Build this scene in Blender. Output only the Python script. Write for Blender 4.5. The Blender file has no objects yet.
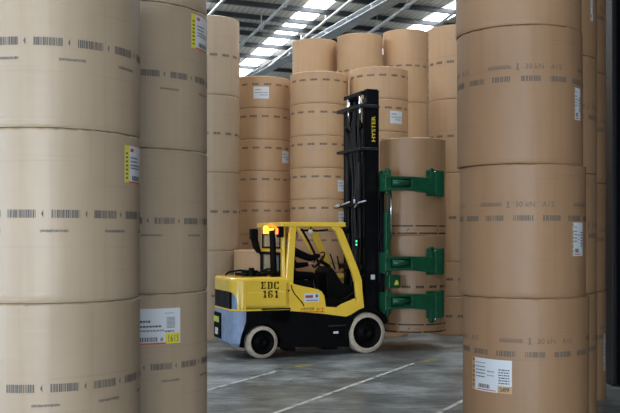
import bpy, bmesh, math, random
from mathutils import Vector, Matrix
R = random.Random(7)
PI = math.pi
F, HZ, CX, H = 900.0, 237.0, 310.0, 2.17
col = bpy.context.scene.collection

# ------------------------------------------------------------------ helpers
def link(o): col.objects.link(o); return o
def tag(o, label=None, cat=None, group=None, kind=None):
    if label: o['label'] = label
    if cat: o['category'] = cat
    if group: o['group'] = group
    if kind: o['kind'] = kind
    return o
def empty(name, loc=(0, 0, 0), rz=0):
    o = bpy.data.objects.new(name, None); link(o)
    o.location = loc; o.rotation_euler = (0, 0, rz); o.empty_display_size = .2
    return o

class MB:
    def __init__(s): s.v = []; s.f = []; s.m = []; s.s = []
    def add(s, vs, fs, mat=0, smooth=False):
        b = len(s.v); s.v += [tuple(p) for p in vs]
        for f in fs: s.f.append([b + i for i in f]); s.m.append(mat); s.s.append(smooth)
    def box(s, a, b, mat=0, M=None):
        x0, y0, z0 = a; x1, y1, z1 = b
        vs = [Vector(p) for p in [(x0,y0,z0),(x1,y0,z0),(x1,y1,z0),(x0,y1,z0),(x0,y0,z1),(x1,y0,z1),(x1,y1,z1),(x0,y1,z1)]]
        if M: vs = [M @ v for v in vs]
        s.add(vs, [(3,2,1,0),(4,5,6,7),(0,1,5,4),(1,2,6,5),(2,3,7,6),(3,0,4,7)], mat)
    def bar(s, p, q, w, h, mat=0, up=(0, 0, 1)):
        p = Vector(p); q = Vector(q); d = (q - p).normalized(); u = Vector(up)
        if abs(d.dot(u)) > .98: u = Vector((1, 0, 0))
        r = d.cross(u).normalized(); u = r.cross(d).normalized()
        vs = []
        for c in (p, q):
            for a, b in ((-1,-1),(1,-1),(1,1),(-1,1)): vs.append(c + r*a*w/2 + u*b*h/2)
        s.add(vs, [(3,2,1,0),(4,5,6,7),(0,1,5,4),(1,2,6,5),(2,3,7,6),(3,0,4,7)], mat)
    def tube(s, pts, r, n=10, mat=0, cap=True, closed=False):
        pts = [Vector(p) for p in pts]; N = len(pts); vs = []
        prev = None
        for i, p in enumerate(pts):
            if closed: d = pts[(i+1) % N] - pts[i-1]
            else: d = pts[min(i+1, N-1)] - pts[max(i-1, 0)]
            d.normalize()
            a = prev if prev is not None else (Vector((0,0,1)) if abs(d.z) < .9 else Vector((1,0,0)))
            a = (a - d*a.dot(d)).normalized(); prev = a; b = d.cross(a)
            rr = r[i] if isinstance(r, (list, tuple)) else r
            for k in range(n):
                t = 2*PI*k/n; vs.append(p + a*math.cos(t)*rr + b*math.sin(t)*rr)
        fs = []
        for i in range(N if closed else N-1):
            j = (i+1) % N
            for k in range(n): fs.append((i*n+k, i*n+(k+1) % n, j*n+(k+1) % n, j*n+k))
        s.add(vs, fs, mat, True)
        if cap and not closed:
            s.add(vs[:n], [tuple(range(n))[::-1]], mat); s.add(vs[-n:], [tuple(range(n))], mat)
    def lathe(s, prof, n, O=(0,0,0), axis='Z', mat=0, smooth=True, mats=None):
        O = Vector(O); vs = []
        for (r, h) in prof:
            for k in range(n):
                t = 2*PI*k/n; c, q = r*math.cos(t), r*math.sin(t)
                vs.append(O + (Vector((c, q, h)) if axis == 'Z' else Vector((q, h, c)) if axis == 'Y' else Vector((h, c, q))))
        b = len(s.v); s.v += [tuple(v) for v in vs]
        for i in range(len(prof)-1):
            for k in range(n):
                s.f.append([b+i*n+k, b+i*n+(k+1) % n, b+(i+1)*n+(k+1) % n, b+(i+1)*n+k])
                s.m.append(mats[i] if mats else mat); s.s.append(smooth)
    def prism(s, poly, y0, y1, mat=0, plane='XZ'):
        n = len(poly); P = (lambda a, b, c: (a, c, b)) if plane == 'XZ' else (lambda a, b, c: (a, b, c))
        vs = [P(a, b, y0) for a, b in poly] + [P(a, b, y1) for a, b in poly]
        fs = [tuple(range(n)), tuple(range(2*n-1, n-1, -1))] + [(i, i+n, (i+1) % n+n, (i+1) % n) for i in range(n)]
        s.add(vs, fs, mat)
    def sphere(s, c, r, mat=0, n=12, sc=(1,1,1)):
        vs = []; fs = []
        for i in range(n//2+1):
            a = PI*i/(n//2)
            for k in range(n):
                t = 2*PI*k/n
                vs.append((c[0]+r*sc[0]*math.sin(a)*math.cos(t), c[1]+r*sc[1]*math.sin(a)*math.sin(t), c[2]+r*sc[2]*math.cos(a)))
        for i in range(n//2):
            for k in range(n): fs.append((i*n+k, (i+1)*n+k, (i+1)*n+(k+1) % n, i*n+(k+1) % n))
        s.add(vs, fs, mat, True)
    def build(s, name, mats, parent=None, bevel=0, fix=True):
        me = bpy.data.meshes.new(name); me.from_pydata(s.v, [], s.f)
        if not isinstance(mats, (list, tuple)): mats = [mats]
        for m in mats: me.materials.append(m)
        me.polygons.foreach_set('material_index', s.m); me.polygons.foreach_set('use_smooth', s.s)
        if fix:
            bm = bmesh.new(); bm.from_mesh(me)
            bmesh.ops.remove_doubles(bm, verts=bm.verts, dist=1e-5)
            bmesh.ops.recalc_face_normals(bm, faces=bm.faces); bm.to_mesh(me); bm.free()
        o = bpy.data.objects.new(name, me); link(o)
        if parent: o.parent = parent
        if bevel:
            b = o.modifiers.new('bevel', 'BEVEL'); b.width = bevel; b.segments = 2; b.limit_method = 'ANGLE'; b.angle_limit = math.radians(40)
            b.harden_normals = False
        return o

def text_shape(txt, size=1.0):
    c = bpy.data.curves.new('writing', 'FONT'); c.body = txt; c.size = size; c.resolution_u = 3
    o = bpy.data.objects.new('writing', c); link(o); bpy.context.view_layer.update()
    me = o.evaluated_get(bpy.context.evaluated_depsgraph_get()).to_mesh()
    vs = [(v.co.x, v.co.y) for v in me.vertices]; fs = [tuple(p.vertices) for p in me.polygons]
    o.to_mesh_clear(); bpy.data.objects.remove(o); bpy.data.curves.remove(c)
    return vs, fs

# ------------------------------------------------------------------ materials
def mat(name, color, rough=.6, metal=0, spec=.5, noise=0, nscale=8, bump=0, bscale=60, emit=None, estr=0, alpha=1, stretch=(1,1,1), coat=0):
    m = bpy.data.materials.new(name); m.use_nodes = True; nt = m.node_tree; N = nt.nodes; L = nt.links
    b = N['Principled BSDF']; b.inputs['Roughness'].default_value = rough; b.inputs['Metallic'].default_value = metal
    b.inputs['Specular IOR Level'].default_value = spec; b.inputs['Base Color'].default_value = (*color, 1)
    b.inputs['Coat Weight'].default_value = coat
    tc = N.new('ShaderNodeTexCoord'); mp = N.new('ShaderNodeMapping'); mp.inputs['Scale'].default_value = stretch
    L.new(tc.outputs['Object'], mp.inputs[0])
    if noise:
        t = N.new('ShaderNodeTexNoise'); t.inputs['Scale'].default_value = nscale; t.inputs['Detail'].default_value = 5
        L.new(mp.outputs[0], t.inputs['Vector'])
        r = N.new('ShaderNodeValToRGB'); e = r.color_ramp.elements
        e[0].position = .3; e[1].position = .7
        e[0].color = (*[c*(1-noise) for c in color], 1); e[1].color = (*[min(1, c*(1+noise)) for c in color], 1)
        L.new(t.outputs['Fac'], r.inputs[0]); L.new(r.outputs[0], b.inputs['Base Color'])
    if bump:
        t = N.new('ShaderNodeTexNoise'); t.inputs['Scale'].default_value = bscale; t.inputs['Detail'].default_value = 3
        L.new(mp.outputs[0], t.inputs['Vector'])
        bp = N.new('ShaderNodeBump'); bp.inputs['Strength'].default_value = bump; bp.inputs['Distance'].default_value = .01
        L.new(t.outputs['Fac'], bp.inputs['Height']); L.new(bp.outputs[0], b.inputs['Normal'])
    if emit: b.inputs['Emission Color'].default_value = (*emit, 1); b.inputs['Emission Strength'].default_value = estr
    if alpha < 1: b.inputs['Alpha'].default_value = alpha
    return m

def kraft(name, c, rough=.5, dark=.82):
    """brown wrapping paper: slow tone patches, thin creases around the roll, faint upright wrinkles"""
    m = bpy.data.materials.new(name); m.use_nodes = True; nt = m.node_tree; N = nt.nodes; L = nt.links
    b = N['Principled BSDF']; b.inputs['Roughness'].default_value = rough; b.inputs['Specular IOR Level'].default_value = .5
    tc = N.new('ShaderNodeTexCoord')
    def noise(scale, stretch, detail=4):
        mp = N.new('ShaderNodeMapping'); mp.inputs['Scale'].default_value = stretch; L.new(tc.outputs['Object'], mp.inputs[0])
        t = N.new('ShaderNodeTexNoise'); t.inputs['Scale'].default_value = scale; t.inputs['Detail'].default_value = detail
        L.new(mp.outputs[0], t.inputs['Vector']); return t.outputs['Fac']
    def ramp(src, p0, p1, c0, c1):
        r = N.new('ShaderNodeValToRGB'); e = r.color_ramp.elements
        e[0].position = p0; e[1].position = p1; e[0].color = (*c0, 1); e[1].color = (*c1, 1); L.new(src, r.inputs[0]); return r.outputs[0]
    def mul(a, bb):
        x = N.new('ShaderNodeMix'); x.data_type = 'RGBA'; x.blend_type = 'MULTIPLY'; x.inputs['Factor'].default_value = 1
        L.new(a, x.inputs[6]); L.new(bb, x.inputs[7]); return x.outputs[2]
    oi = N.new('ShaderNodeObjectInfo')
    base = ramp(noise(1.6, (1, 1, .7)), .3, .72, [k*.93 for k in c], [min(1, k*1.06) for k in c])
    streak = ramp(noise(5, (3, 3, .12)), .25, .5, (.93, .92, .90), (1, 1, 1))
    crease = ramp(noise(1.6, (.4, .4, 22), 1), .27, .31, (dark, dark, dark), (1, 1, 1))
    rnd = ramp(oi.outputs['Random'], 0, 1, (.93, .92, .91), (1, 1, 1))
    L.new(mul(mul(mul(base, streak), crease), rnd), b.inputs['Base Color'])
    h = N.new('ShaderNodeMath'); h.operation = 'ADD'
    L.new(noise(2, (.5, .5, 9), 2), h.inputs[0]); L.new(noise(2.4, (2.2, 2.2, .35), 2), h.inputs[1])
    bp = N.new('ShaderNodeBump'); bp.inputs['Strength'].default_value = .22; bp.inputs['Distance'].default_value = .012
    L.new(h.outputs[0], bp.inputs['Height']); L.new(bp.outputs[0], b.inputs['Normal'])
    return m

M = {}
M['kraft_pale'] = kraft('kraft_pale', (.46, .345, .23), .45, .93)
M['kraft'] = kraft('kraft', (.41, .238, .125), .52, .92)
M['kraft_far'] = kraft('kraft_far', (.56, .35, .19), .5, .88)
M['core'] = mat('core_board', (.30, .2, .12), .8)
M['ink'] = mat('ink', (.115, .105, .095), .7)
M['ink_soft'] = mat('ink_soft', (.17, .13, .095), .7)
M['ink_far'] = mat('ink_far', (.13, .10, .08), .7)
M['label'] = mat('label_paper', (.72, .74, .76), .45)
M['yellow_print'] = mat('yellow_print', (.80, .70, .05), .45)
M['orange_print'] = mat('orange_print', (.62, .38, .17), .45)
M['red_print'] = mat('red_print', (.62, .08, .03), .45)
M['label_ink'] = mat('label_ink', (.10, .10, .11), .6)
M['grey_ink'] = mat('grey_ink', (.28, .29, .31), .6)
M['yellow'] = mat('yellow_paint', (.95, .62, .065), .25, spec=.5, noise=.04, nscale=3, coat=.6)
M['blue'] = mat('blue_grey_paint', (.27, .35, .50), .38, noise=.16, nscale=7, bump=.1, bscale=30)
M['black'] = mat('black_paint', (.0025, .0025, .003), .5, spec=.12, noise=.3, nscale=8)
M['black_matt'] = mat('black_plastic', (.002, .002, .002), .6, spec=.12)
M['mast'] = mat('mast_steel', (.003, .0033, .0045), .42, spec=.2, noise=.4, nscale=6)
M['mast_grey'] = mat('mast_worn_steel', (.05, .053, .06), .35, metal=.6, noise=.35, nscale=20)
M['chrome'] = mat('chrome_rod', (.75, .76, .78), .22, metal=1)
M['tire'] = mat('pale_tire', (.52, .44, .33), .7, noise=.18, nscale=14, bump=.2)
M['hub'] = mat('wheel_hub', (.002, .002, .002), .6, spec=.1)
M['green'] = mat('green_paint', (.006, .082, .034), .36, noise=.22, nscale=9, bump=.08)
M['green_dark'] = mat('dark_green_paint', (.012, .09, .04), .45, noise=.3, nscale=9)
M['rubber'] = mat('rubber', (.02, .02, .02), .75)
M['cloth'] = mat('dark_work_clothes', (.004, .0045, .007), .9, spec=.1, noise=.3, nscale=20, bump=.3, bscale=40)
M['skin'] = mat('skin', (.50, .28, .19), .55)
M['hair'] = mat('hair', (.02, .014, .01), .7)
M['glass'] = mat('glass', (.75, .8, .8), .06, alpha=.16)
M['amber'] = mat('amber_lens', (1, .35, .02), .25, emit=(1, .33, .02), estr=3.5)
M['red_lens'] = mat('red_lens', (.9, .1, .02), .25, emit=(1, .16, .03), estr=3)
M['led'] = mat('green_led', (.1, 1, .4), .3, emit=(.15, 1, .45), estr=1)
M['lamp_glass'] = mat('lamp_glass', (.75, .78, .80), .15)
M['lens_yellow'] = mat('yellow_lens', (.62, .66, .12), .2)
M['steel_dark'] = mat('purlin_steel', (.055, .060, .066), .38, metal=.35, noise=.15, nscale=2)
M['steel_mid'] = mat('galvanised_steel', (.55, .58, .60), .45, metal=.0, noise=.2, nscale=5, stretch=(1, 1, 1))
M['white_pipe'] = mat('white_tray', (.85, .86, .86), .4)
M['skylight'] = mat('skylight_sheet', (.9, .95, 1), .4, emit=(.93, .97, 1), estr=8)
M['cladding'] = mat('wall_cladding', (.22, .23, .23), .6, noise=.1, nscale=.6)
M['wood'] = mat('pallet_wood', (.3, .2, .11), .8, noise=.25, nscale=9)

def roof_mat():
    m = mat('roof_sheet', (.40, .37, .32), .7); nt = m.node_tree; N = nt.nodes; L = nt.links; b = N['Principled BSDF']
    tc = N.new('ShaderNodeTexCoord'); mp = N.new('ShaderNodeMapping'); mp.inputs['Rotation'].default_value = (0, 0, math.radians(-16))
    L.new(tc.outputs['Object'], mp.inputs[0])
    w = N.new('ShaderNodeTexWave'); w.inputs['Scale'].default_value = 1.6; w.bands_direction = 'X'; w.inputs['Distortion'].default_value = .1
    L.new(mp.outputs[0], w.inputs['Vector'])
    r = N.new('ShaderNodeValToRGB'); e = r.color_ramp.elements; e[0].position = .1; e[1].position = .5
    e[0].color = (.66, .63, .57, 1); e[1].color = (.86, .82, .75, 1); L.new(w.outputs['Fac'], r.inputs[0]); L.new(r.outputs[0], b.inputs['Base Color'])
    return m
M['roof'] = roof_mat()

def floor_mat():
    m = bpy.data.materials.new('concrete_floor'); m.use_nodes = True; nt = m.node_tree; N = nt.nodes; L = nt.links; b = N['Principled BSDF']
    tc = N.new('ShaderNodeTexCoord')
    def noise(scale, rot, stretch, detail=6, rgh=.6):
        mp = N.new('ShaderNodeMapping'); mp.inputs['Scale'].default_value = stretch; mp.inputs['Rotation'].default_value = (0, 0, rot)
        L.new(tc.outputs['Object'], mp.inputs[0]); t = N.new('ShaderNodeTexNoise'); t.inputs['Scale'].default_value = scale
        t.inputs['Detail'].default_value = detail; t.inputs['Roughness'].default_value = rgh; L.new(mp.outputs[0], t.inputs['Vector']); return t.outputs['Fac']
    def ramp(src, els):
        r = N.new('ShaderNodeValToRGB'); e = r.color_ramp.elements
        e[0].position, e[0].color = els[0][0], (*els[0][1], 1); e[1].position, e[1].color = els[-1][0], (*els[-1][1], 1)
        for p, c in els[1:-1]: k = e.new(p); k.color = (*c, 1)
        L.new(src, r.inputs[0]); return r.outputs[0]
    a = ramp(noise(.9, 0, (1, 1, 1)), [(.36, (.12, .133, .136)), (.5, (.23, .255, .262)), (.62, (.42, .46, .475))])
    s = ramp(noise(3.0, math.radians(12), (.5, 3.6, 1), 9, .75), [(.36, (.50, .50, .49)), (.5, (.85, .85, .85)), (.64, (1.25, 1.27, 1.28))])
    sp = ramp(noise(11, 0, (.6, 1.6, 1), 8, .8), [(.35, (.62, .62, .62)), (.62, (1.15, 1.15, 1.15))])
    def mul(p, q):
        x = N.new('ShaderNodeMix'); x.data_type = 'RGBA'; x.blend_type = 'MULTIPLY'; x.inputs['Factor'].default_value = 1
        L.new(p, x.inputs[6]); L.new(q, x.inputs[7]); return x.outputs[2]
    L.new(mul(mul(a, s), sp), b.inputs['Base Color'])
    rr = N.new('ShaderNodeMapRange'); rr.inputs[3].default_value = .18; rr.inputs[4].default_value = .5
    L.new(noise(1.4, .4, (1, 1, 1)), rr.inputs[0]); L.new(rr.outputs[0], b.inputs['Roughness'])
    bp = N.new('ShaderNodeBump'); bp.inputs['Strength'].default_value = .12; bp.inputs['Distance'].default_value = .02
    L.new(noise(14, 0, (1, 1, 1)), bp.inputs['Height']); L.new(bp.outputs[0], b.inputs['Normal'])
    return m
M['floor'] = floor_mat()
def worn(name, c, lo=.40, hi=.56, scale=5):
    m = mat(name, c, .6); nt = m.node_tree; N = nt.nodes; L = nt.links; b = N['Principled BSDF']
    tc = N.new('ShaderNodeTexCoord'); t = N.new('ShaderNodeTexNoise'); t.inputs['Scale'].default_value = scale; t.inputs['Detail'].default_value = 6
    L.new(tc.outputs['Object'], t.inputs['Vector']); r = N.new('ShaderNodeValToRGB'); e = r.color_ramp.elements
    e[0].position = lo; e[1].position = hi; e[0].color = (.12, .12, .12, 1); e[1].color = (.95, .95, .95, 1)
    L.new(t.outputs['Fac'], r.inputs[0]); L.new(r.outputs[0], b.inputs['Alpha']); return m
M['line'] = worn('worn_white_paint', (.62, .63, .62), .34, .5)
M['line_yellow'] = worn('worn_yellow_paint', (.60, .47, .08), .42, .55, 9)

# ------------------------------------------------------------------ picture-to-place arithmetic
def cyl(xl, xr, r=.65):
    a, b = math.atan((xl-CX)/F), math.atan((xr-CX)/F)
    m, h = (a+b)/2, (b-a)/2; d = r/math.sin(h)
    return (d*math.sin(m), d*math.cos(m), r)
def zfront(c, py):
    x, y, r = c; d = math.hypot(x, y); Y = y*(1-r/d)
    return H + (HZ-py)/F*Y
def zat(c, px, py):
    '''height of the roll surface point seen at (px, py)'''
    a = phi_at(c, px); return H+(HZ-py)/F*(c[1]+c[2]*math.sin(a))
def phi_at(c, px):
    x, y, r = c; u = (px-CX)/F
    # ray (u t, t): hit the near side of the circle
    A = u*u+1; B = -2*(u*x+y); C = x*x+y*y-r*r; D = max(B*B-4*A*C, 0); t = (-B-math.sqrt(D))/(2*A)
    return math.atan2(t-y, u*t-x)
def onplane(px, py, z=0.0):
    Y = (z-H)*F/(HZ-py); return Vector(((px-CX)/F*Y, Y, z))

# ------------------------------------------------------------------ paper rolls
WOB = {'ph': [0]*8}
def wob(t, zz):
    ph = WOB['ph']; return .0018*(math.sin(3*t+ph[0]+zz*1.3)+.7*math.sin(7*t+ph[1]-zz*2)+.35*math.sin(17*t+ph[2]))
def ring_patch(mb, c, s0, s1, z0, z1, off, m, phi0=0.0):
    """curved quad strip on the roll: s along the arc (rad), z up"""
    x, y, r = c; n = max(1, int(abs(s1-s0)/.08)+1); vs = []
    for i in range(n+1):
        a = phi0+s0+(s1-s0)*i/n
        q = r+off+wob(a, (z0+z1)/2); vs += [(q*math.cos(a), q*math.sin(a), z0), (q*math.cos(a), q*math.sin(a), z1)]
    mb.add(vs, [(2*i, 2*i+2, 2*i+3, 2*i+1) for i in range(n)], m, True)
def ring_text(mb, c, txt, size, phi, z, off, m, squeeze=1.0):
    x, y, r = c; vs, fs = text_shape(txt, size)
    q = r+off; mb.add([((q+wob(phi+vx/r, z))*math.cos(phi+vx*squeeze/r), (q+wob(phi+vx/r, z))*math.sin(phi+vx*squeeze/r), z+vy) for vx, vy in vs], fs, m)

def barcode_band(mb, c, zc, phi0, hgt, kind, rnd):
    """printed ring of bar blocks; kind 'fine' = barcodes and arrowheads, 'block' = coarse blocks, 'far' = short words"""
    r = c[2]
    if kind == 'far':
        step = .40; n = int(2*PI/step); st = 2*PI/n
        for i in range(n):
            a = phi0+i*st; p = 0
            for k in range(5):
                w = .030+.016*rnd.random()
                ring_patch(mb, c, a+p, a+p+w, zc-hgt/2*(.8+.2*rnd.random()), zc+hgt/2, .003, 1); p += w+.012
        return
    n = 14; st = 2*PI/n
    for i in range(n):
        a = phi0+i*st-.145; p = 0.0; wid = .29 if kind == 'fine' else .30
        while p < wid:
            if kind == 'fine': w = rnd.choice([.006, .010, .014]); g = rnd.choice([.004, .006, .009])
            else: w = rnd.choice([.014, .022, .03]); g = rnd.choice([.005, .008, .016])
            ring_patch(mb, c, a+p, a+min(p+w, wid), zc-hgt/2, zc+hgt/2, .0015, 1); p += w+g
        if kind == 'fine':    # small arrowhead after each code
            b = a+wid+.055; x = r+.0022+wob(b, zc)
            mb.add([(x*math.cos(b), x*math.sin(b), zc), (x*math.cos(b+.022), x*math.sin(b+.022), zc-.026), (x*math.cos(b+.022), x*math.sin(b+.022), zc+.026)], [(0, 1, 2)], 1)
def smudge(mb, c, phi, z, w, h, rnd, m=1):
    """blurred small print: a run of tiny strokes"""
    p = 0
    while p < w:
        k = .004+.006*rnd.random()
        ring_patch(mb, c, phi+p, phi+p+k, z-h*(.3+.2*rnd.random()), z+h*(.3+.2*rnd.random()), .0015, m); p += k+.005

def make_roll(c, z0, z1, kmat, ink, seed, bands=()):
    """one paper roll as one mesh: wrapper, crimped rims, end discs, core tube, print"""
    rnd = random.Random(seed); r = c[2]; h = z1-z0; n = 128; mb = MB()
    ph = [rnd.random()*6.28 for _ in range(8)]
    WOB['ph'] = ph
    def wav(t, k): return .006*(.7*math.sin(5*t+ph[k])+.8*math.sin(13*t+ph[k+1])+.7*math.sin(29*t+ph[k+2])+.5*math.sin(47*t+ph[k]))
    prof = [(.052, .06), (.052, .0), (r-.03, .0), (r-.010, .0), (r-.004, .010), (r, .022), (r, .06)]
    zs = [h*i/6 for i in range(1, 6)]
    prof += [(r, z) for z in zs] + [(r, h-.05), (r+.001, h-.022), (r+.001, h-.011), (r-.005, h-.005), (r-.028, h-.001), (.052, h-.001), (.052, h-.06)]
    vs = []
    for (rr, zz) in prof:
        for k in range(n):
            t = 2*PI*k/n; q = rr; z = zz
            if rr > r-.012:
                q += wob(t, zz)
                if .004 < zz < .03: z += wav(t, 3)*.8+.003
                if h-.03 < zz < h-.003: z -= abs(wav(t, 4))*.9
            vs.append((q*math.cos(t), q*math.sin(t), z))
    b = len(mb.v); mb.v += vs
    for i in range(len(prof)-1):
        for k in range(n):
            mb.f.append([b+i*n+k, b+i*n+(k+1) % n, b+(i+1)*n+(k+1) % n, b+(i+1)*n+k])
            side = 4 <= i < len(prof)-5
            mb.m.append(2 if i in (0, len(prof)-2) else 0); mb.s.append(side)
    for bd in bands: bd(mb, rnd)
    o = mb.build('paper_roll', [kmat, ink, M['core']], fix=False)
    o.location = (c[0], c[1], z0); PHS[o.name] = ph
    return o
PHS = {}

def sticker(parent, c, px0, px1, zl, zh, style, z0, label=None, number=None, tilt=0.0):
    """a shipping label stuck on the roll between picture columns px0 and px1"""
    a0, a1 = phi_at(c, px0), phi_at(c, px1); mb = MB(); W = a1-a0; hh = zh-zl; rnd = random.Random(int(px0*7+zl*50))
    zb = zl-z0; WOB['ph'] = PHS[parent.name]
    def P(u0, u1, v0, v1, m, k=1):
        x, y, r = c; n = max(1, int(abs(W*(u1-u0))/.05)+1); vs = []; off = .002+.0012*k
        for i in range(n+1):
            u = u0+(u1-u0)*i/n; a = a0+W*u
            q = r+off+wob(a, zb+hh/2)
            for v in (v0, v1): vs.append((q*math.cos(a), q*math.sin(a), zb+hh*v+tilt*u))
        mb.add(vs, [(2*i, 2*i+2, 2*i+3, 2*i+1) for i in range(n)], m, True)
    def bars(u0, u1, v0, v1, m=3, w=.012):
        u = u0
        while u < u1: k = w*(.6+rnd.random()); P(u, min(u+k, u1), v0, v1, m, 2); u += k+w*.7
    def line(u0, u1, v, t, m=3):
        u = u0
        while u < u1: k = .03+.05*rnd.random(); P(u, min(u+k, u1), v-t/2, v+t/2, m, 2); u += k+.012
    P(0, 1, 0, 1, 0, 0)
    if style == 'yellow':
        P(0, .17, 0, 1, 1); P(.86, 1, 0, .1, 1); P(.17, .86, .0, .04, 2); P(.22, .36, .84, .93, 2, 2)
        for k in range(7): P(.04, .12, .1+k*.11, .15+k*.11, 3, 2)
        for v in (.68, .58, .48, .40): line(.24, .62 if v > .5 else .82, v, .035)
        bars(.3, .8, .07, .2, 3, .04)
    elif style == 'wide':
        P(.0, .64, .0, .04, 2); P(.64, .98, .0, .30, 1); P(-.0, .05, .78, .87, 2, 2)
        line(.08, .30, .64, .06); line(.05, .55, .50, .05); line(.05, .6, .38, .05, 5); line(.62, .84, .35, .04)
        line(.62, .84, .86, .02, 5)
        for k in range(9): P(.66, .86, .44+k*.036, .46+k*.036, 5, 2)
        bars(.03, .46, .07, .20, 3, .02); P(.52, .58, .08, .18, 5, 2)
        tv, tf = text_shape(number, 1.0); wx = max(v[0] for v in tv); hy = max(v[1] for v in tv)
        x, y, r = c
        r = r+.0062+wob(a0+W*.8, zb+.05)-.0052
        mb.add([((r+.0052)*math.cos(a0+W*(.67+.28*vx/wx)), (r+.0052)*math.sin(a0+W*(.67+.28*vx/wx)), zb+hh*(.05+.20*vy/hy)+tilt*.8) for vx, vy in tv], tf, 3)
    elif style == 'orange':
        P(0, .10, 0, 1, 4); P(.02, .08, .9, .97, 3, 2)
        for k in range(5): P(.03, .08, .1+k*.14, .19+k*.14, 3, 2)
        for v in (.86, .74, .64, .54, .44): line(.13, .40, v, .03, 3 if v < .8 else 5)
        for v in (.70, .62, .54, .46, .38, .30): line(.72, .95, v, .035)
        line(.45, .62, .62, .04, 5); line(.45, .62, .5, .03, 5)
        bars(.22, .52, .10, .22, 3, .018); P(.18, .66, .04, .065, 2, 2)
        if number:
            P(.70, 1, 0, .22, 4)
            tv, tf = text_shape(number, 1.0); wx = max(v[0] for v in tv); hy = max(v[1] for v in tv); x, y, r = c
            r = r+.001+wob(a0+W*.8, zb+.05)
            for e in (0, .008):
                mb.add([((r+.0052)*math.cos(a0+W*(.73+e+.21*vx/wx)), (r+.0052)*math.sin(a0+W*(.73+e+.21*vx/wx)), zb+hh*(.05+.13*vy/hy)) for vx, vy in tv], tf, 3)
    else:   # small far label, soft blue-grey print
        line(.1, .5, .75, .08, 5); line(.1, .9, .5, .07, 5); line(.4, .9, .3, .07, 5)
    o = mb.build('shipping_label', [M['label'], M['yellow_print'], M['red_print'], M['label_ink'], M['orange_print'], M['grey_ink']], parent, fix=False)
    o.matrix_parent_inverse = Matrix()
    if label: o['label'] = label
    return o

def band(kind, py=None, c=None, z0=0, zrel=None, phi=0.0, hgt=.055):
    def f(mb, rnd):
        z = zrel if zrel is not None else zfront(c, py)-z0
        barcode_band(mb, c, z, phi, hgt, kind, rnd)
    return f
def texts(c, pxs, z, w=.28, h=.022):
    def f(mb, rnd):
        a = phi_at(c, pxs[0])
        for k in range(9): smudge(mb, c, a-w/2+k*2*PI/9, z, w, h, rnd)
    return f
def kn(c, px, z):
    """the grade print: blurred word, a mark, 30 kN, A15"""
    def f(mb, rnd):
        for k in range(4):
            a = phi_at(c, px)+k*2*PI/4
            smudge(mb, c, a, z-.003, .36, .03, rnd); smudge(mb, c, a, z+.018, .36, .012, rnd)
            ring_patch(mb, c, a+.455, a+.475, z-.025, z+.032, .0015, 1); ring_patch(mb, c, a+.435, a+.495, z-.03, z-.023, .0015, 1); ring_patch(mb, c, a+.44, a+.49, z+.026, z+.032, .0015, 1)
            ring_text(mb, c, '30 kN', .078, a+.57, z-.024, .0015, 1); ring_text(mb, c, 'A15', .078, a+.98, z-.024, .0015, 1)
    return f

def place(c, zl, zh, k, ink, seed, label, group, bands=()):
    o = make_roll(c, zl, zh, k, ink, seed, bands); tag(o, label, 'paper roll', group); return o

# --- stack A : nearest, left edge
GA = 'paper rolls of the nearest stack at the left'
cA = cyl(-44, 140); za = [0, zfront(cA, 303), zfront(cA, 127), zfront(cA, -49)]
rA = []
for i, (pyb, pxs, ptx, lab) in enumerate([
    (388.3, 65, 45.5, 'pale brown paper roll at the bottom of the nearest left stack, no sticker'),
    (213.7, 66, 54, 'pale brown paper roll with a yellow edged label, middle of the nearest left stack'),
    (41.3, 48, 73, 'pale brown paper roll on top of the nearest left stack, upper rim out of frame')]):
    zb = zfront(cA, pyb)-za[i]
    rA.append(place(cA, za[i], za[i+1], M['kraft_pale'], M['ink'], 11+i, lab, GA,
        [band('fine', zrel=zb, phi=phi_at(cA, pxs), c=cA), texts(cA, [ptx], zb-.115)]))
sticker(rA[1], cA, 124.5, 139.8, zat(cA, 131, 183), zat(cA, 131, 146), 'yellow', za[1])
# --- stack B : behind it
GB = 'paper rolls of the second left stack'
cB = cyl(63, 207); zB = [0, zfront(cB, 294), zfront(cB, 147), zfront(cB, -1), zfront(cB, -148)]
rB = []
for i, (pyb, pxs, ptx, lab) in enumerate([
    (368, 161.5, 171, 'brown paper roll with wide white label marked 1615, bottom of the second left stack'),
    (220.6, 165, 152, 'plain brown paper roll just above the one marked 1615 in the second left stack'),
    (72, 148.7, 170, 'brown paper roll with slanting yellow edged label near the top of the second left stack'),
    (-75, 150, 160, 'topmost brown paper roll of the second left stack, only its lower rim in view')]):
    zb = zfront(cB, pyb)-zB[i]
    rB.append(place(cB, zB[i], zB[i+1], M['kraft_pale'], M['ink'], 21+i, lab, GB,
        [band('fine', zrel=zb, phi=phi_at(cB, pxs), c=cB), texts(cB, [ptx], zb-.125)]))
sticker(rB[2], cB, 191.3, 206.6, zat(cB, 198, 49.5), zat(cB, 198, 15.5), 'yellow', zB[2])
sticker(rB[0], cB, 136, 180, zat(cB, 160, 344), zat(cB, 160, 308.5), 'wide', zB[0], number='1615', label='wide white label with yellow number box')
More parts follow.
